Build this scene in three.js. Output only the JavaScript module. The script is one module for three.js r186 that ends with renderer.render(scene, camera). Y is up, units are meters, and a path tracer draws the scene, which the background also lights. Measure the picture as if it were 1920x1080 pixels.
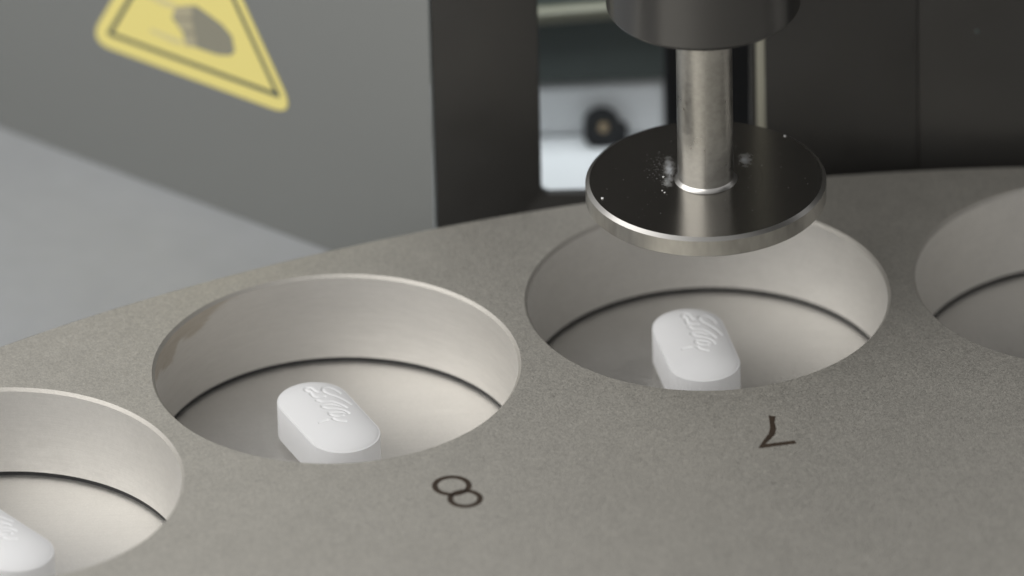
import * as THREE from 'three';
import { mergeGeometries, mergeVertices, toCreasedNormals } from 'three/addons/utils/BufferGeometryUtils.js';
import { RoundedBoxGeometry } from 'three/addons/geometries/RoundedBoxGeometry.js';
import { RectAreaLightUniformsLib } from 'three/addons/lights/RectAreaLightUniformsLib.js';

// ---------- camera, background, light, exposure ----------
const MM = 0.001;
const scene = new THREE.Scene();
const PITCH = 0.5319792364, ROLL = -0.0246055185, DIST = 1475.5264, FPX = 22000;
const camera = new THREE.PerspectiveCamera(2 * Math.atan(540 / FPX) * 180 / Math.PI, 1920 / 1080, 0.05, 20);
{
  const fw = new THREE.Vector3(0, -Math.sin(PITCH), -Math.cos(PITCH));
  const r0 = new THREE.Vector3(1, 0, 0), u0 = r0.clone().cross(fw), c = Math.cos(ROLL), s = Math.sin(ROLL);
  const right = r0.clone().multiplyScalar(c).addScaledVector(u0, s), up = u0.clone().multiplyScalar(c).addScaledVector(r0, -s);
  camera.position.copy(fw).multiplyScalar(-DIST * MM);
  camera.quaternion.setFromRotationMatrix(new THREE.Matrix4().makeBasis(right, up, fw.clone().negate()));
  camera.focus = 1.457;
  camera.userData.fStop = 14.5;
}
const renderer = new THREE.WebGLRenderer({ antialias: true });
renderer.setSize(1024, 576);
renderer.toneMapping = THREE.LinearToneMapping;
renderer.toneMappingExposure = 1;
renderer.shadowMap.enabled = true;
RectAreaLightUniformsLib.init();
scene.background = new THREE.Color().setRGB(0.475, 0.475, 0.475);   // the pale room all around

// one thing outside the frame: the large soft light on the left
function lightPanel(name, label, w, h, at, intensity, color) {
  const t = new THREE.Group(); t.name = name; scene.add(t);
  t.position.set(...at); t.lookAt(0, 0, 0);
  t.userData = { label, category: 'light panel' };
  const body = new THREE.Mesh(new RoundedBoxGeometry(w + 0.06, h + 0.06, 0.04, 2, 0.01), new THREE.MeshStandardMaterial({ color: 0x222222, roughness: 0.6 }));
  body.name = 'housing'; body.position.z = -0.03; t.add(body);
  const face = new THREE.Mesh(new THREE.PlaneGeometry(w, h), new THREE.MeshStandardMaterial({ color: 0xffffff, emissive: new THREE.Color(...color), emissiveIntensity: 0.5 }));
  face.name = 'diffuser'; face.position.z = -0.006; t.add(face);
  const l = new THREE.RectAreaLight(new THREE.Color(...color), intensity, w, h);
  l.name = 'panel_glow'; l.rotation.y = Math.PI; t.add(l);
  return t;
}
lightPanel('light_panel', 'large soft white light panel standing to the left of the machine', 2.3, 1.1, [-0.87, 0.8, 0.52], 2.1, [1, 0.99, 0.97]);

// ---------- helpers ----------
let seed = 7;
const rnd = () => { seed = (seed + 0x6d2b79f5) | 0; let t = Math.imul(seed ^ (seed >>> 15), 1 | seed); t = (t + Math.imul(t ^ (t >>> 7), 61 | t)) ^ t; return ((t ^ (t >>> 14)) >>> 0) / 4294967296; };
const used = {};
const numbered = (n) => { const k = used[n] = (used[n] ?? -1) + 1; return k ? n + '_' + String(k).padStart(3, '0') : n; };
function thing(name, label, category, [x, y, z] = [0, 0, 0], group) {   // position in mm
  const o = new THREE.Group(); o.name = numbered(name); scene.add(o);
  o.position.set(x * MM, y * MM, z * MM); o.userData = { label, category };
  if (group) o.userData.group = group;
  return o;
}
function part(name, geo, mat, parent, label) {                           // geometry in mm
  const g = Array.isArray(geo) ? mergeGeometries(geo.map((q) => (q.index ? q.toNonIndexed() : q))) : geo;
  if (!g.userData.mm) { g.scale(MM, MM, MM); g.userData.mm = true; }
  const m = new THREE.Mesh(g, mat); m.name = name; m.castShadow = m.receiveShadow = true;
  if (label) m.userData.label = label;
  parent.add(m); return m;
}
const lathe = (pts, seg = 192, crease = 0.5) => toCreasedNormals(new THREE.LatheGeometry(pts.map((p) => new THREE.Vector2(...p)), seg), crease);

// seamless value noise on a grid of n cells
function noiseField(size, cells, s) {
  seed = s; const g = new Float32Array(cells * cells).map(() => rnd()), out = new Float32Array(size * size);
  for (let y = 0; y < size; y++) for (let x = 0; x < size; x++) {
    const fx = x / size * cells, fy = y / size * cells, x0 = Math.floor(fx), y0 = Math.floor(fy), u = fx - x0, v = fy - y0;
    const a = u * u * (3 - 2 * u), b = v * v * (3 - 2 * v), x1 = (x0 + 1) % cells, y1 = (y0 + 1) % cells;
    out[y * size + x] = (g[y0 * cells + x0] * (1 - a) + g[y0 * cells + x1] * a) * (1 - b) + (g[y1 * cells + x0] * (1 - a) + g[y1 * cells + x1] * a) * b;
  }
  return out;
}
function tex(size, f, srgb, h = size) {
  const d = new Uint8Array(size * h * 4);
  for (let i = 0; i < size * h; i++) { const c = f(i, i % size, Math.floor(i / size)); const q = Array.isArray(c) ? c : [c, c, c]; for (let k = 0; k < 3; k++) d[i * 4 + k] = Math.max(0, Math.min(255, q[k] * 255)); d[i * 4 + 3] = 255; }
  const t = new THREE.DataTexture(d, size, h); t.wrapS = t.wrapT = THREE.RepeatWrapping; t.magFilter = THREE.LinearFilter; t.minFilter = THREE.LinearMipmapLinearFilter; t.generateMipmaps = true; t.needsUpdate = true;
  if (srgb) t.colorSpace = THREE.SRGBColorSpace;
  return t;
}
const rep = (t, u, v) => { const c = t.clone(); c.repeat.set(u, v); c.needsUpdate = true; return c; };
const lin2s = (x) => (x <= 0.0031308 ? 12.92 * x : 1.055 * Math.pow(x, 1 / 2.4) - 0.055);

// ---------- materials ----------
const S = 1024;
const nA = noiseField(S, 256, 11), nB = noiseField(S, 512, 12), nC = noiseField(S, 64, 13), nD = noiseField(S, 12, 14), nE = noiseField(S, 128, 15), nF = noiseField(S, 5, 16);
const blast = (i) => 0.5 * nA[i] + 0.5 * nB[i];
const blastBump = tex(S, (i) => blast(i));
const blastRough = tex(S, (i) => 0.55 + 0.2 * (blast(i) - 0.5));
const PLATE_MM = 160;
function plateMap() {                                                     // blasted metal with specks of tablet dust and fine scratches, 160 mm of it on 2048 pixels
  const W = 2048, cv = document.createElement('canvas'); cv.width = cv.height = W; const c = cv.getContext('2d'), im = c.createImageData(W, W);
  for (let y = 0; y < W; y++) for (let x = 0; x < W; x++) {
    const i = (y % S) * S + (x % S), f = nB[i] * 0.5 + nB[((y * 3 + 91) % S) * S + ((x * 3 + 37) % S)] * 0.5, q = (y >> 1) * S + (x >> 1);
    const k = 1 + 0.42 * (f - 0.5) + 0.12 * (nA[i] - 0.5) + 0.05 * (nC[q] - 0.5) + 0.05 * (nF[q] - 0.5);
    const o = (y * W + x) * 4; im.data[o] = 255 * lin2s(0.62 * k); im.data[o + 1] = 255 * lin2s(0.597 * k); im.data[o + 2] = 255 * lin2s(0.545 * k); im.data[o + 3] = 255;
  }
  c.putImageData(im, 0, 0);
  seed = 41; const px = W / PLATE_MM;
  for (let n = 0; n < 420; n++) { c.fillStyle = `rgba(${235},${233},${226},${0.25 + 0.5 * rnd()})`; c.beginPath(); c.arc(rnd() * W, rnd() * W, 0.7 + 1.6 * rnd() * rnd(), 0, 7); c.fill(); }
  for (let n = 0; n < 260; n++) { c.fillStyle = `rgba(70,62,50,${0.15 + 0.3 * rnd()})`; c.beginPath(); c.arc(rnd() * W, rnd() * W, 0.6 + 1.2 * rnd() * rnd(), 0, 7); c.fill(); }
  for (let n = 0; n < 46; n++) { const x = rnd() * W, y = rnd() * W, a = rnd() * 7, l = (0.8 + 5 * rnd() * rnd()) * px; c.strokeStyle = n % 3 ? `rgba(228,224,214,${0.08 + 0.2 * rnd()})` : `rgba(84,78,68,${0.1 + 0.15 * rnd()})`; c.lineWidth = 0.7 + 0.7 * rnd(); c.beginPath(); c.moveTo(x, y); c.quadraticCurveTo(x + Math.cos(a) * l * 0.5 + 3 * rnd(), y + Math.sin(a) * l * 0.5, x + Math.cos(a + 0.15) * l, y + Math.sin(a + 0.15) * l); c.stroke(); }
  const t = new THREE.CanvasTexture(cv); t.colorSpace = THREE.SRGBColorSpace; t.wrapS = t.wrapT = THREE.RepeatWrapping; t.repeat.set(1 / PLATE_MM, 1 / PLATE_MM); t.offset.set(0.37, 0.21);
  return t;
}
const TILE = 1 / 42;                                                      // the pattern repeats every 42 mm
const plateMetal = new THREE.MeshStandardMaterial({ map: plateMap(), metalness: 1, roughness: 1.1, roughnessMap: rep(blastRough, TILE, TILE), bumpMap: rep(blastBump, TILE, TILE), bumpScale: 2.4e-5 });
const turnedBump = tex(S, (i, x, y) => 0.6 * nB[(y * S + ((x >> 3) % S))] + 0.4 * nA[i]);
const turnedColor = tex(S, (i) => { const k = 1 + 0.1 * (blast(i) - 0.5) + 0.04 * (nC[i] - 0.5) + 0.03 * (nD[i] - 0.5); const q = nB[i] * nA[i] > 0.9 ? 0.2 : 0; return [lin2s(0.69 * k + q), lin2s(0.675 * k + q), lin2s(0.648 * k + q)]; }, true);
const lathed = tex(512, (i, x, y) => 0.55 * nB[(y * 2) * S + (x >> 5)] + 0.25 * nC[(y * 2) * S + (x >> 4)] + 0.2 * nA[(y * 2) * S + x * 2]);
const wallRough = tex(512, (i, x, y) => { const j = y * 2 * S + x * 2; return 0.47 + 0.025 * (nD[j] - 0.5) + 0.06 * (nC[j] - 0.5) + 0.14 * (nB[(y * 2) * S + (x >> 5)] - 0.5); });
const wallMetal = new THREE.MeshStandardMaterial({ map: rep(turnedColor, 5, 0.4), metalness: 1, roughness: 1.25, roughnessMap: rep(wallRough, 2, 0.8), bumpMap: rep(lathed, 2, 0.8), bumpScale: 6e-6 });
const rimMetal = new THREE.MeshStandardMaterial({ color: 0xe2e0dc, map: rep(turnedColor, 5, 0.4), metalness: 1, roughness: 0.6, bumpMap: rep(blastBump, 6, 0.02), bumpScale: 4e-5 });
const floorMetal = new THREE.MeshStandardMaterial({ map: rep(turnedColor, TILE, TILE), metalness: 1, roughness: 1, roughnessMap: rep(wallRough, TILE, TILE), bumpMap: rep(blastBump, TILE, TILE), bumpScale: 4e-6 });
const steelColor = tex(S, (i) => { const k = 1 + 0.15 * (nC[i] - 0.5) + 0.08 * (nE[i] - 0.5) + 0.22 * (nD[i] - 0.5); return [lin2s(0.38 * k), lin2s(0.37 * k), lin2s(0.345 * k)]; }, true);
const steelRough = tex(S, (i) => 0.36 + 0.1 * (nC[i] - 0.5) + 0.14 * (nD[i] - 0.5));
const shaftMetal = new THREE.MeshStandardMaterial({ map: rep(steelColor, 0.6, 0.8), metalness: 1, roughness: 1, roughnessMap: rep(steelRough, 0.6, 0.8), bumpMap: rep(blastBump, 0.6, 0.8), bumpScale: 1.5e-6 });
const discRimMetal = new THREE.MeshStandardMaterial({ map: rep(steelColor, 2.2, 0.05), metalness: 1, roughness: 1, roughnessMap: rep(steelRough, 2.2, 0.05), bumpMap: rep(blastBump, 2.2, 0.05), bumpScale: 8e-6 });
const chamferMetal = new THREE.MeshStandardMaterial({ color: new THREE.Color(0.55, 0.535, 0.51), metalness: 1, roughness: 0.3 });
const collarMat = new THREE.MeshPhysicalMaterial({ ior: 1.7, color: new THREE.Color(0.02, 0.019, 0.018), roughness: 0.25, bumpMap: rep(blastBump, 3, 1), bumpScale: 4e-6 });
const panelMat = new THREE.MeshStandardMaterial({ color: new THREE.Color(0.031, 0.0295, 0.027), roughness: 1, roughnessMap: rep(tex(512, (i, x, y) => { const j = y * 2 * S + x * 2; return 0.42 + 0.16 * (nD[j] - 0.5) + 0.1 * (nC[j] - 0.5); }), 1 / 60, 1 / 60), bumpMap: rep(blastBump, 1 / 40, 1 / 40), bumpScale: 8e-6 });
const blackMat = new THREE.MeshStandardMaterial({ color: new THREE.Color(0.006, 0.006, 0.007), roughness: 0.6 });
const greyPaint = new THREE.MeshStandardMaterial({ color: new THREE.Color(0.165, 0.17, 0.163), roughness: 0.62, bumpMap: rep(blastBump, 1 / 40, 1 / 40), bumpScale: 1e-5 });
const benchColor = tex(512, (i, x, y) => { const j = (y * 2) * S + x * 2, k = 1 + 0.05 * (nC[j] - 0.5) + 0.06 * (nD[j] - 0.5) + 0.04 * (nE[j] - 0.5); return [lin2s(0.36 * k), lin2s(0.37 * k), lin2s(0.378 * k)]; }, true);
const benchMat = new THREE.MeshStandardMaterial({ map: rep(benchColor, 6, 6), roughness: 0.55 });
const whitePlastic = new THREE.MeshStandardMaterial({ color: new THREE.Color(0.82, 0.83, 0.84), roughness: 0.5 });
const darkGreen = new THREE.MeshStandardMaterial({ color: new THREE.Color(0.08, 0.095, 0.088), roughness: 0.6 });
const beige = new THREE.MeshStandardMaterial({ color: new THREE.Color(0.32, 0.31, 0.25), roughness: 0.5 });
const railMat = new THREE.MeshStandardMaterial({ color: new THREE.Color(0.14, 0.135, 0.1), roughness: 0.5 });
const tabletMat = new THREE.MeshPhysicalMaterial({ color: new THREE.Color(0.96, 0.96, 0.965), roughness: 0.85, transmission: 0.34, thickness: 0, specularIntensity: 0.5, bumpMap: rep(blastBump, 1 / 12, 1 / 12), bumpScale: 4e-6 });
const inkMat = new THREE.MeshStandardMaterial({ map: rep(tex(512, (i, x, y) => { const j = y * 2 * S + x * 2, k = 0.7 + 0.9 * nC[j] * nE[j] + 0.5 * nB[j]; return [lin2s(0.03 * k), lin2s(0.019 * k), lin2s(0.011 * k)]; }, true), 1 / 16, 1 / 16), roughness: 0.6 });
const yellow = new THREE.MeshStandardMaterial({ color: new THREE.Color(0.74, 0.64, 0.215), roughness: 0.5 });
const signBlack = new THREE.MeshStandardMaterial({ color: new THREE.Color(0.06, 0.075, 0.07), roughness: 0.6 });
const signGrey = new THREE.MeshStandardMaterial({ color: new THREE.Color(0.23, 0.22, 0.17), roughness: 0.6 });
const signKnuckle = new THREE.MeshStandardMaterial({ color: new THREE.Color(0.37, 0.335, 0.23), roughness: 0.6 });
const signFaint = new THREE.MeshStandardMaterial({ color: new THREE.Color(0.6, 0.53, 0.26), roughness: 0.6 });
const whiteSpeck = new THREE.MeshStandardMaterial({ color: new THREE.Color(0.85, 0.85, 0.84), roughness: 0.9 });

// ---------- the turntable ----------
const CX = 63.5746, CZ = 202.6554, PITCHR = 203.1799, PHI = -0.4351134, STEP = 2 * Math.PI / 26, RE = 230.212, RW = 23, RI = 22.62, CH = 0.38, THICK = 12;
const well = (n) => { const a = PHI + (8 - n) * STEP; return [PITCHR * Math.sin(a), -PITCHR * Math.cos(a), a]; };   // relative to the turntable's centre
const bench = part('workbench', new RoundedBoxGeometry(1600, 30, 1600, 2, 2).translate(0, -33.5, -150), benchMat, scene);
bench.name = 'worktop'; bench.userData = { kind: 'structure', label: 'pale blue grey worktop beneath the machine' };

const table = thing('turntable', 'round beige grey blasted metal turntable with numbered tablet wells', 'turntable', [CX, 0, CZ]);
{
  // flat faces, built as sheets in the xz plane; a shape's (x, y) becomes (x, -z)
  const sheet = (outer, hole, y, down) => {
    const sh = new THREE.Shape().absarc(0, 0, outer, 0, 2 * Math.PI, false);
    for (let n = 1; n <= 26; n++) { const [x, z] = well(n); sh.holes.push(new THREE.Path().absarc(x, -z, hole, 0, 2 * Math.PI, true)); }
    const g = new THREE.ShapeGeometry(sh, 96); g.rotateX(-Math.PI / 2).translate(0, y, 0);
    if (down) { const ix = g.index.array; for (let i = 0; i < ix.length; i += 3) { const t = ix[i]; ix[i] = ix[i + 1]; ix[i + 1] = t; } g.computeVertexNormals(); }
    return g;
  };
  const side = lathe([[RE - 0.3, 0], [RE, -0.3], [RE, -THICK + 0.3], [RE - 0.3, -THICK]].reverse(), 512);
  part('plate', [sheet(RE - 0.3, RW, 0), sheet(RE - 0.3, RI, -THICK, true), side], plateMetal, table);
  const wallGeo = lathe([[RI, -CH], [RI, -THICK]], 192), rimGeo = lathe([[RW, 0], [RI, -CH]], 192);
  // brown stain left on the wall of well 8
  const stained = tex(S, (i, x, y) => {
    const u = x / S, v = y / S;                                            // u round the wall, v 0 at the top
    const kk = 1 + 0.1 * (blast(i) - 0.5) + 0.04 * (nC[i] - 0.5) + 0.03 * (nD[i] - 0.5);
    const edge = 0.30 * Math.sin(Math.PI * Math.min(1, Math.max(0, (u - 0.585) / 0.2))) * (0.75 + 0.7 * (noise1(u * 60) - 0.3)) + 0.1 * (nE[i] - 0.5);
    const a = u > 0.585 && u < 0.785 ? Math.min(1, Math.max(0, (edge - v) / 0.05)) * (0.6 + 0.4 * nC[i]) : 0;
    return [lin2s(0.69 * kk * (1 - 0.22 * a)), lin2s(0.672 * kk * (1 - 0.27 * a)), lin2s(0.642 * kk * (1 - 0.34 * a))];
  }, true);
  stained.wrapT = THREE.ClampToEdgeWrapping;
  const stainedWall = wallMetal.clone(); stainedWall.map = stained;
  for (let n = 1; n <= 26; n++) {
    const [x, z] = well(n);
    const w = part('well_wall', wallGeo, n === 8 ? stainedWall : wallMetal, table); w.position.set(x * MM, 0, z * MM);
    const r = part('rim', rimGeo, rimMetal, w); r.position.set(0, 0, 0);
  }
}
function noise1(x) { const h = (k) => { const s = Math.sin(k * 127.1) * 43758.5453; return s - Math.floor(s); }, i = Math.floor(x), f = x - i; return h(i) * (1 - f) + h(i + 1) * f; }

// laser marked numerals: flat shapes a few hundredths of a millimetre proud
const NP = { depth: 0.03, bevelEnabled: false, curveSegments: 48 };
const flat = (shape, x, z, turn = 0) => new THREE.ExtrudeGeometry(shape, NP).rotateZ(turn).rotateX(-Math.PI / 2).translate(x - CX, 0.001, z - CZ);
{
  const ring = (rx, ry, w) => { const s = new THREE.Shape().absellipse(0, 0, rx + w / 2, ry + w / 2, 0, 2 * Math.PI, false); s.holes.push(new THREE.Path().absellipse(0, 0, rx - w / 2, ry - w / 2, 0, 2 * Math.PI, true)); return s; };
  part('numeral', [flat(ring(2.1, 2.02, 0.7), -7.95, 48.0 - 0.7, -0.43), flat(ring(1.84, 1.78, 0.7), -6.35, 49.65 + 0.75, -0.43)], inkMat, table, 'dark brown figure 8 marked on the plate');
  const seven = new THREE.Shape([[1422, 839.5], [1427, 834], [1490, 826], [1493, 831.5], [1425, 840.5]].map(([x, y]) => pixelPoint(x, y)));
  const stem = new THREE.Shape([[1423.5, 838], [1430, 837], [1444, 824], [1453, 814], [1455, 803], [1452, 792], [1454, 781], [1441, 779.5], [1443, 790], [1444, 802], [1441, 814], [1430, 828]].map(([x, y]) => pixelPoint(x, y)));
  part('numeral', [flat(seven, 0, 0), flat(stem, 0, 0).translate(0, 0.004, 0)], inkMat, table, 'dark brown figure 7 marked on the plate');
}
function pixelPoint(x, y) { // a spot on the plate's top (mm), as read off the photograph's perspective; returns (x, -z)
  const r = [0.9996973, -0.02120301, 0.01247965], u = [0.02460304, 0.86154394, -0.50708651], w = [0, -0.50724005, -0.86180481];
  const d = [0, 1, 2].map((k) => FPX * w[k] + (x - 960) * r[k] - (y - 540) * u[k]), p = [0, 748.44608, 1271.61575], t = -p[1] / d[1];
  return new THREE.Vector2(p[0] + d[0] * t, -(p[2] + d[2] * t));
}

// ---------- the fixed plate under the wells ----------
const under = thing('support_plate', 'smooth satin metal plate that forms the floor under the wells', 'metal plate', [CX, -18.5, CZ]);
part('plate', lathe([[0, 5.9], [226, 5.9], [226.4, 6.44], [227.6, 6.44], [228, 6.0], [228, 0], [0, 0]].reverse(), 256), floorMetal, under);
{ // uv in mm on the flat top
  const g = under.children[0].geometry, p = g.attributes.position, uv = g.attributes.uv;
  for (let i = 0; i < p.count; i++) uv.setXY(i, p.getX(i) / MM, p.getZ(i) / MM);
}
part('hub', lathe([[0, 5.905], [30, 5.905], [30, 6.4], [0, 6.4]], 64), floorMetal, under);
const gasketGeo = lathe([[22.75, 5.905], [24.2, 5.905], [24.2, 6.42], [22.75, 6.42], [22.75, 5.905]], 160, 0.3);   // black sealing rings that close the gap under each well
for (let n = 1; n <= 26; n++) { const [x, z] = well(n), q = part('gasket', gasketGeo, blackMat, under); q.position.set(x * MM, 0, z * MM); }

// ---------- tablets ----------
const TW = 4.5, TE = 4.5, BAND = 4.8, DOME = 1.1;
const strokes = [
  [[-3.93, 3.35], [-4.89, 3.0], [-5.52, 2.5], [-5.45, 1.81], [-4.68, 1.4], [-3.78, 1.65], [-2.91, 2.4], [-1.96, 3.0], [-0.94, 3.4]],
  [[-4.45, 1.21], [-4.51, 0.66], [-5.12, 0.37], [-6.0, 0.34], [-6.4, 0.0], [-6.1, -0.42], [-5.51, -0.46], [-4.94, -0.15]],
  [[-4.66, -0.28], [-3.73, -0.28], [-3.29, 0.24], [-3.25, 0.93]],
  [[-2.75, -0.3], [-2.12, 0.12], [-1.8, 1.12], [-1.01, 1.91], [0.07, 2.41], [-0.48, 1.66], [-1.21, 0.56], [-1.26, -0.28]],
  [[-1.07, -0.36], [-0.38, 0.03], [0.16, 1.08], [0.82, 1.77], [1.65, 1.96], [1.08, 0.93], [0.66, -0.16]],
  [[0.94, -0.29], [1.52, -0.13], [2.02, 0.5], [2.0, 1.08]],
  [[2.18, -0.37], [2.89, -0.05], [3.44, 0.7]],
  [[2.1, -1.15], [1.97, -1.6], [1.95, -2.1]],
];
const segs = [];
for (const s of strokes) { const c = new THREE.CatmullRomCurve3(s.map(([a, b]) => new THREE.Vector3(a, b, 0))).getPoints(s.length * 5); for (let i = 0; i + 1 < c.length; i++) segs.push([c[i].x, c[i].y, c[i + 1].x, c[i + 1].y]); }
function groove(a, b) {
  let m = 9;
  for (const [x0, y0, x1, y1] of segs) {
    const dx = x1 - x0, dy = y1 - y0, t = Math.max(0, Math.min(1, ((a - x0) * dx + (b - y0) * dy) / (dx * dx + dy * dy + 1e-9)));
    m = Math.min(m, Math.hypot(a - x0 - t * dx, b - y0 - t * dy));
  }
  const k = Math.max(0, 1 - m / 0.3); return k * k * (3 - 2 * k);
}
// outline of the tablet: local x along its length (towards the turntable's centre), local z across
function outline(v) {   // v in [0, 1): foot on the middle line and outward direction
  const straight = 2 * TE, arc = Math.PI * TW, L = 2 * straight + 2 * arc; let s = v * L;
  if (s < arc) { const a = -Math.PI / 2 + s / TW; return [TE, Math.cos(a), Math.sin(a)]; } s -= arc;
  if (s < straight) return [TE - s, 0, 1]; s -= straight;
  if (s < arc) { const a = Math.PI / 2 + s / TW; return [-TE, Math.cos(a), Math.sin(a)]; } s -= arc;
  return [-TE + s, 0, -1];
}
function tabletGeo() {
  const N = 560, T = 60, pos = [], idx = [], uv = [], y0 = DOME, y1 = DOME + BAND;
  const domeY = (t) => { const q = Math.min(1, t / 0.965); return DOME * (0.30 * Math.sqrt(Math.max(0, 1 - q ** 2.2)) + 0.70 * (1 - q * q)); };
  const rings = [];
  for (let j = 0; j <= T; j++) rings.push([j / T, -1]);                      // top, from the middle line outwards
  rings.push([1.008, y1 - 0.04], [1.012, y1 - 0.12], [1.012, (y0 + y1) / 2], [1.012, y0 + 0.1], [1.0, y0]);
  for (let j = 1; j <= 12; j++) rings.push([1 - j / 12, -2]);
  rings.forEach(([t, h]) => {
    for (let i = 0; i < N; i++) {
      const [c, nx, nz] = outline(i / N), x = c + nx * t * TW, z = nz * t * TW;
      let y = h;
      if (h === -1) y = y1 + domeY(t) - 0.15 * (t < 0.95 ? groove(x, -z) : 0);
      if (h === -2) y = y0 - domeY(t);
      pos.push(x, y, z); uv.push(x + y * 0.7, z + y * 0.5);
    }
  });
  for (let r = 0; r + 1 < rings.length; r++) for (let i = 0; i < N; i++) { const a = r * N + i, b = r * N + (i + 1) % N, c = a + N, d = b + N; idx.push(a, c, b, b, c, d); }
  const g = new THREE.BufferGeometry();
  g.setAttribute('position', new THREE.Float32BufferAttribute(pos, 3)); g.setAttribute('uv', new THREE.Float32BufferAttribute(uv, 2)); g.setIndex(idx);
  g.computeVertexNormals();
  // the direction of travel round the outline fixes the winding
  const p = g.attributes.normal; if (p.getY(5 * N) < 0) { for (let i = 0; i < idx.length; i += 3) { const t = idx[i]; idx[i] = idx[i + 1]; idx[i + 1] = t; } g.setIndex(idx); g.computeVertexNormals(); }
  return g;
}
const tGeo = tabletGeo(); tGeo.scale(MM, MM, MM);
const tabletSpots = [
  [8, -1.18, 0.84, 'white oblong tablet with script lettering in the well beside the figure 8'],
  [7, -1.55, 0.59, 'white oblong script lettered tablet in the well under the round press foot'],
  [9, -0.52, 1.54, 'white oblong tablet cut off by the left edge of the picture'],
];
let tablet0 = null;
for (const [n, dx, dz, label] of tabletSpots) {
  const t = tablet0 ? tablet0.clone() : new THREE.Mesh(tGeo, tabletMat);
  tablet0 ??= t; t.castShadow = t.receiveShadow = true;
  t.name = numbered('tablet'); const [x, z, a] = well(n);
  t.position.set((CX + x + dx) * MM, -12.6 * MM, (CZ + z + dz) * MM);
  t.rotation.y = -Math.PI / 2 - a;                                          // local +x points to the turntable's centre
  t.userData = { label, category: 'tablet', group: 'tablets lying in the turntable wells' };
  scene.add(t);
}

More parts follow.
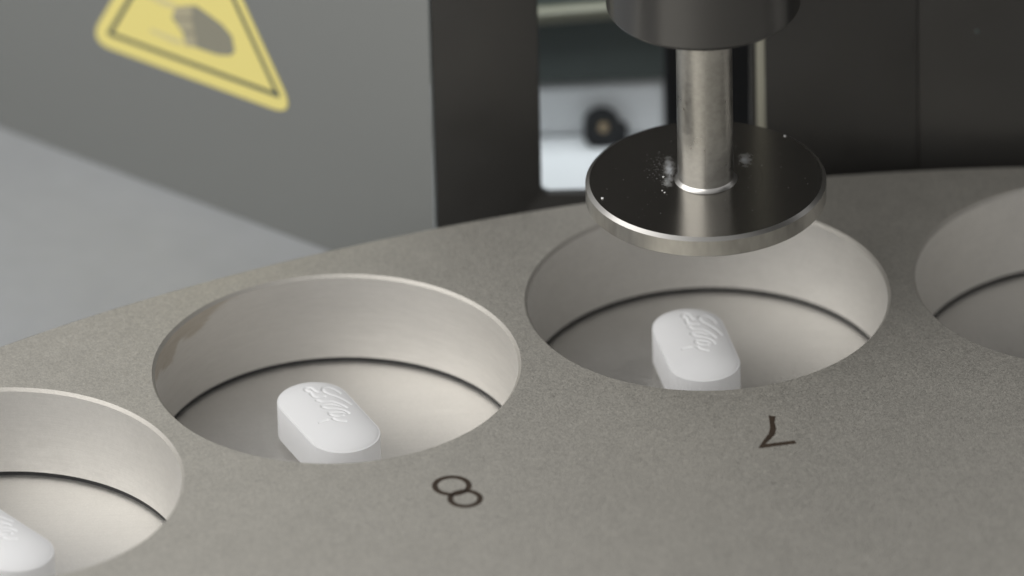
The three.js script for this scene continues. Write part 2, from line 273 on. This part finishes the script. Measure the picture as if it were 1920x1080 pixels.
// ---------- the press ----------
{
  const [x, z] = well(7), P = thing('press_plunger', 'steel press plunger with round foot on a rod below a black collar', 'plunger', [CX + x, 14.5, CZ + z]);
  const R = 15.05;
  // powder on the foot's polished top
  const cw = 1024, cv = document.createElement('canvas'); cv.width = cv.height = cw; const c = cv.getContext('2d');
  c.fillStyle = '#aaa7a2'; c.fillRect(0, 0, cw, cw);
  const mask = document.createElement('canvas'); mask.width = mask.height = cw; const k = mask.getContext('2d');
  k.fillStyle = 'rgb(0,52,255)'; k.fillRect(0, 0, cw, cw);
  seed = 99; const px = (mm) => cw / 2 + mm / R * cw / 2, gauss = () => rnd() + rnd() + rnd() - 1.5;
  const dust = (mx, mz, sx, sz, count, alpha) => { for (let i = 0; i < count; i++) { const X = px(mx + gauss() * sx), Z = px(mz + gauss() * sz), r = 0.6 + 2.2 * rnd() * rnd(); for (const [q, col] of [[c, `rgba(205,210,214,${alpha})`], [k, `rgba(0,235,0,${alpha})`]]) { q.fillStyle = col; q.beginPath(); q.arc(X, Z, r, 0, 7); q.fill(); } } };
  const film = (mx, mz, sx, sz, count) => { for (let i = 0; i < count; i++) { const X = px(mx + gauss() * sx), Z = px(mz + gauss() * sz), R0 = 5 + 15 * rnd(); for (const [q, col] of [[c, '205,212,218'], [k, '0,220,0']]) { const gr = q.createRadialGradient(X, Z, 0, X, Z, R0); gr.addColorStop(0, `rgba(${col},0.11)`); gr.addColorStop(1, `rgba(${col},0)`); q.fillStyle = gr; q.beginPath(); q.arc(X, Z, R0, 0, 7); q.fill(); } } };
  film(-4.5, -2.6, 0.5, 2.8, 110); film(-4.7, 0.6, 0.5, 0.9, 25); film(5.0, -4.4, 0.7, 1.5, 60);
  dust(-4.6, -2.4, 0.6, 3.0, 700, 0.2); dust(-4.9, 1.0, 0.6, 0.9, 260, 0.3); dust(5.1, -4.2, 0.8, 1.4, 320, 0.2); dust(-6.0, -3, 1.5, 3.5, 110, 0.45); dust(0, 0, 11, 11, 150, 0.2);
  for (let n = 0; n < 230; n++) { const q = (0.25 + 0.75 * rnd()) * cw / 2; k.strokeStyle = `rgba(0,${30 + 60 * rnd() | 0},255,${0.1 + 0.25 * rnd()})`; k.lineWidth = 0.6 + 1.4 * rnd(); k.beginPath(); k.arc(cw / 2, cw / 2, q, 0, 7); k.stroke(); }
  const discMap = new THREE.CanvasTexture(cv); discMap.colorSpace = THREE.SRGBColorSpace;
  const discMask = new THREE.CanvasTexture(mask);
  const topMat = new THREE.MeshStandardMaterial({ map: discMap, metalness: 1, metalnessMap: discMask, roughness: 1, roughnessMap: discMask });
  const top = new THREE.CircleGeometry(14.55, 192).rotateX(-Math.PI / 2).translate(0, 2.6, 0);
  { const p = top.attributes.position, uv = top.attributes.uv; for (let i = 0; i < p.count; i++) uv.setXY(i, 0.5 + p.getX(i) / R / 2, 0.5 - p.getZ(i) / R / 2); }
  const foot = part('foot', top, topMat, P);
  part('chamfer', lathe([[14.55, 2.6], [R, 2.22]].reverse(), 256), chamferMetal, foot);
  part('edge', lathe([[R, 2.22], [R, 0.15], [R - 0.15, 0], [0, 0]].reverse(), 256), discRimMetal, foot);
  part('rod', lathe([[3.5, 30], [3.5, 2.7]].reverse(), 96), shaftMetal, P);
  part('weld_ring', lathe([[3.5, 3.05], [3.62, 2.86], [3.95, 2.601]].reverse(), 96, 3), chamferMetal, P);
  part('collar', lathe([[12.05, 95], [12.05, 27.9], [11.75, 27.45], [3.2, 27.45]].reverse(), 192), collarMat, P);
  part('arm', new RoundedBoxGeometry(150, 60, 72, 3, 4).translate(62, 125.5, 2), collarMat, P);
  // grains of tablet powder lying on the foot
  const crumb = (X, Z, s) => { const g = new THREE.IcosahedronGeometry(s, 1); const p = g.attributes.position; for (let i = 0; i < p.count; i++) { const h = 0.75 + 0.5 * noise1(p.getX(i) * 91 + p.getY(i) * 57 + p.getZ(i) * 33); p.setXYZ(i, p.getX(i) * h, p.getY(i) * h * 0.6, p.getZ(i) * h); } g.computeVertexNormals(); return g.translate(X, 2.6 + s * 0.4, Z); };
  const cr = [[-13.0, 4.4, 0.17], [-5.2, 3.3, 0.1], [-5.5, 2.8, 0.09], [-5.3, -0.6, 0.12], [10.2, -10.1, 0.13]];
  part('powder_grains', cr.map((q) => crumb(...q)), whiteSpeck, P).userData.kind = 'stuff';
}

// ---------- the machine behind ----------
const CORNER = [-9.73, -30.96], D = [0.78412881, 0.6205981];                // the grey cover's front corner and the direction along its face
{
  const at = (s) => [CORNER[0] + D[0] * s, CORNER[1] + D[1] * s], far = at(-230), H = 66;
  const sh = new THREE.Shape([new THREE.Vector2(CORNER[0], -CORNER[1]), new THREE.Vector2(CORNER[0], 76), new THREE.Vector2(far[0], -far[1] + 45), new THREE.Vector2(far[0], -far[1])]);
  const cover = thing('machine_cover', 'mid grey painted machine cover with a yellow hand warning sticker', 'machine cover', [0, -18.5, 0]);
  part('body', toCreasedNormals(new THREE.ExtrudeGeometry(sh, { depth: H - 0.8, bevelEnabled: true, bevelSize: 0.4, bevelThickness: 0.4, bevelOffset: -0.4, bevelSegments: 2 }), 0.6).rotateX(-Math.PI / 2).translate(0, 0.4, 0), greyPaint, cover);
  // the sticker: (s, y) along the face, y from the turntable's top
  const N = new THREE.Vector3(-D[1], 0, D[0]), M = new THREE.Matrix4().makeBasis(new THREE.Vector3(D[0], 0, D[1]), new THREE.Vector3(0, 1, 0), N).setPosition(CORNER[0], 18.5, CORNER[1]);
  const decal = (shape, z, d = 0.02) => new THREE.ExtrudeGeometry(shape, { depth: d, bevelEnabled: false, curveSegments: 24 }).translate(0, 0, z).applyMatrix4(M);
  const tri = (pts, r) => { // triangle with rounded corners
    const s = new (THREE.Shape)(), n = 3;
    for (let i = 0; i < n; i++) { const p = pts[i], a = pts[(i + 2) % n], b = pts[(i + 1) % n], la = Math.hypot(a[0] - p[0], a[1] - p[1]), lb = Math.hypot(b[0] - p[0], b[1] - p[1]), q = r * 1.732; const P0 = [p[0] + (a[0] - p[0]) / la * q, p[1] + (a[1] - p[1]) / la * q], P1 = [p[0] + (b[0] - p[0]) / lb * q, p[1] + (b[1] - p[1]) / lb * q]; i ? s.lineTo(...P0) : s.moveTo(...P0); s.quadraticCurveTo(p[0], p[1], ...P1); }
    s.closePath(); return s;
  };
  const inset = (pts, d) => { const cx = (pts[0][0] + pts[1][0] + pts[2][0]) / 3, cy = (pts[0][1] + pts[1][1] + pts[2][1]) / 3, rr = 10.0; return pts.map(([x, y]) => [cx + (x - cx) * (1 - d / rr), cy + (y - cy) * (1 - d / rr)]); };
  const outer = [[-57.1, 0], [-22.3, 0], [-39.4, 30.2]], line = [[-53.9, 2.0], [-24.7, 2.0], [-39.1, 27.2]];
  const st = part('warning_sticker', decal(tri(outer, 2.4), 0.01, 0.09), yellow, cover, 'yellow triangular warning sticker showing a hand');
  const frame = tri(line, 0.35); frame.holes.push(new THREE.Path(tri(inset(line, 0.75), 0.3).getPoints(12).reverse()));
  part('triangle_outline', decal(frame, 0.1), signBlack, st);
  const q = (list) => new THREE.Shape(list.map((p) => new THREE.Vector2(...p)));
  part('hand_symbol', decal(q([[-42.6, 8.2], [-41.9, 10.0], [-40.2, 10.7], [-38.4, 11.3], [-36.2, 10.6], [-34.2, 9.9], [-32.6, 8.7], [-32.2, 6.6], [-32.9, 5.7], [-35.0, 5.1], [-37.0, 5.0], [-39.0, 5.0], [-40.4, 4.7], [-40.6, 6.3]]), 0.1), signGrey, st);
  for (const f of [[[-42.6, 8.2], [-41.9, 10.0], [-40.2, 10.7], [-39.0, 10.9], [-39.2, 9.3], [-41.6, 8.5]], [[-41.9, 8.1], [-39.2, 8.9], [-38.9, 7.3], [-41.2, 6.7]], [[-40.9, 6.3], [-38.8, 6.9], [-38.6, 5.1], [-39.0, 5.05], [-40.4, 4.75]]])
    part('finger', decal(q(f), 0.13), signKnuckle, st);
  part('finger_line', decal(q([[-46.6, 4.9], [-46.2, 5.4], [-41.0, 5.3], [-40.6, 4.7], [-42.4, 4.4]]), 0.1), signFaint, st);
  part('finger_line', decal(q([[-48.6, 10.2], [-47.5, 10.9], [-42.0, 10.4], [-41.5, 9.6], [-44.0, 9.5]]), 0.1), signFaint, st);
  part('pointer_bar', decal(q([[-44.5, 14.5], [-35.5, 14.5], [-35.5, 16.0], [-44.5, 16.0]]), 0.1), signBlack, st);
}
{
  const T = 1.5, Z = -31, fr = thing('black_panel', 'black metal front panel with a rounded window opening behind the press', 'panel', [0, -18.5, Z]);
  // left piece with the opening, from the cover's corner to the seam; heights above the worktop
  const yb = 0.02, H = 88, X0 = -9.5, X1 = 32.95, XS = 52.42, X2 = 130, o = { l: 4.12, r: 31.75, b: 14.0, t: 46, q: 1.2 };
  const s = new THREE.Shape([new THREE.Vector2(X0, yb), new THREE.Vector2(o.r, yb), new THREE.Vector2(o.r, H), new THREE.Vector2(X0, H)]);
  const h = new THREE.Path(); h.moveTo(o.l + o.q, o.b); h.lineTo(o.r - 0.8, o.b); h.lineTo(o.r - 0.8, o.t); h.lineTo(o.l, o.t); h.lineTo(o.l, o.b + o.q); h.quadraticCurveTo(o.l, o.b, o.l + o.q, o.b); s.holes.push(h);
  const ex = (sh, d, b = 0.25) => toCreasedNormals(new THREE.ExtrudeGeometry(sh, { depth: d - 2 * b, bevelEnabled: true, bevelSize: b, bevelThickness: b, bevelOffset: -b, bevelSegments: 2, curveSegments: 12 }), 0.6).translate(0, 0, b - d);
  part('window_frame', ex(s, T), panelMat, fr);
  const rect = (a, b) => new THREE.Shape([new THREE.Vector2(a, yb), new THREE.Vector2(b, yb), new THREE.Vector2(b, H), new THREE.Vector2(a, H)]);
  part('side_plate', ex(rect(X1 + 0.02, XS - 0.04), T, 0.12), panelMat, fr);
  part('side_plate', ex(rect(XS + 0.04, X2), T, 0.12), panelMat, fr);
  part('backing', new RoundedBoxGeometry(X2 - X1, H - 1, 2, 2, 0.3).translate((X1 + X2) / 2 + 0.5, H / 2, -T - 1.05), blackMat, fr);
  part('rivet', new THREE.SphereGeometry(0.3, 16, 8).scale(1, 1, 0.4).translate(60.0, 36.4, 0), signBlack, fr);
  part('edge_strip', ex(rect(o.r + 0.05, X1 - 0.03), T - 0.3, 0.1), beige, fr);
}
{
  const m = thing('mounting_bracket', 'white blurred bracket with a black screw seen through the window opening', 'bracket', [0, -18.5, -68]);
  part('base', new RoundedBoxGeometry(26, 1.2, 24, 2, 0.4).translate(8, 0.61, 7), whitePlastic, m);
  part('upright', new RoundedBoxGeometry(26, 8, 3, 4, 1.2).translate(8, 5.25, -1.5), whitePlastic, m);
  const sc = part('screw', new THREE.CylinderGeometry(2.4, 2.4, 3, 40).rotateX(Math.PI / 2).translate(12.3, 3.4, 1.5), blackMat, m);
  part('nut', new THREE.CylinderGeometry(1.7, 1.7, 2.4, 6).rotateX(Math.PI / 2).translate(14.2, 2.3, 1.2), blackMat, m);
  part('socket', new THREE.CylinderGeometry(0.7, 0.7, 0.6, 6).rotateX(Math.PI / 2).translate(12.5, 4.4, 3.1), new THREE.MeshStandardMaterial({ color: new THREE.Color(0.42, 0.32, 0.2), roughness: 0.6 }), sc);
}
{
  const b = thing('inner_frame', 'dark green grey inner frame with a beige rail above the white bracket', 'frame', [0, -18.5, -71]);
  part('back_plate', new RoundedBoxGeometry(70, 14, 4, 2, 0.3).translate(12, 16.9, 1.4), darkGreen, b);
  part('rail', new RoundedBoxGeometry(26, 2.0, 2, 2, 0.5).rotateZ(0.06).translate(8, 20.6, 4.4), railMat, b);
  part('post', new RoundedBoxGeometry(13, 60, 9, 2, 0.5).translate(26.9, 30.1, 14), blackMat, b);
}
{ // a work lamp inside the machine that lights the bracket
  const t = thing('work_lamp', 'small cool white lamp strip inside the machine above the white bracket', 'lamp', [10, 30, -62]);
  part('case', new RoundedBoxGeometry(54, 6, 20, 2, 1).translate(0, 4, 0), blackMat, t);
  part('lens', new THREE.PlaneGeometry(46, 14).rotateX(Math.PI / 2).translate(0, 0.8, 0), new THREE.MeshStandardMaterial({ color: 0xffffff, emissive: new THREE.Color(0.9, 0.97, 1), emissiveIntensity: 1 }), t);
  part('shade', new RoundedBoxGeometry(54, 19, 1, 2, 0.3).translate(0, -5.5, 11), blackMat, t);
  const l = new THREE.RectAreaLight(new THREE.Color(0.9, 0.97, 1), 11.5, 0.046, 0.014); l.name = 'lamp_glow'; l.rotation.x = -Math.PI / 2; t.add(l);
}
renderer.render(scene, camera);
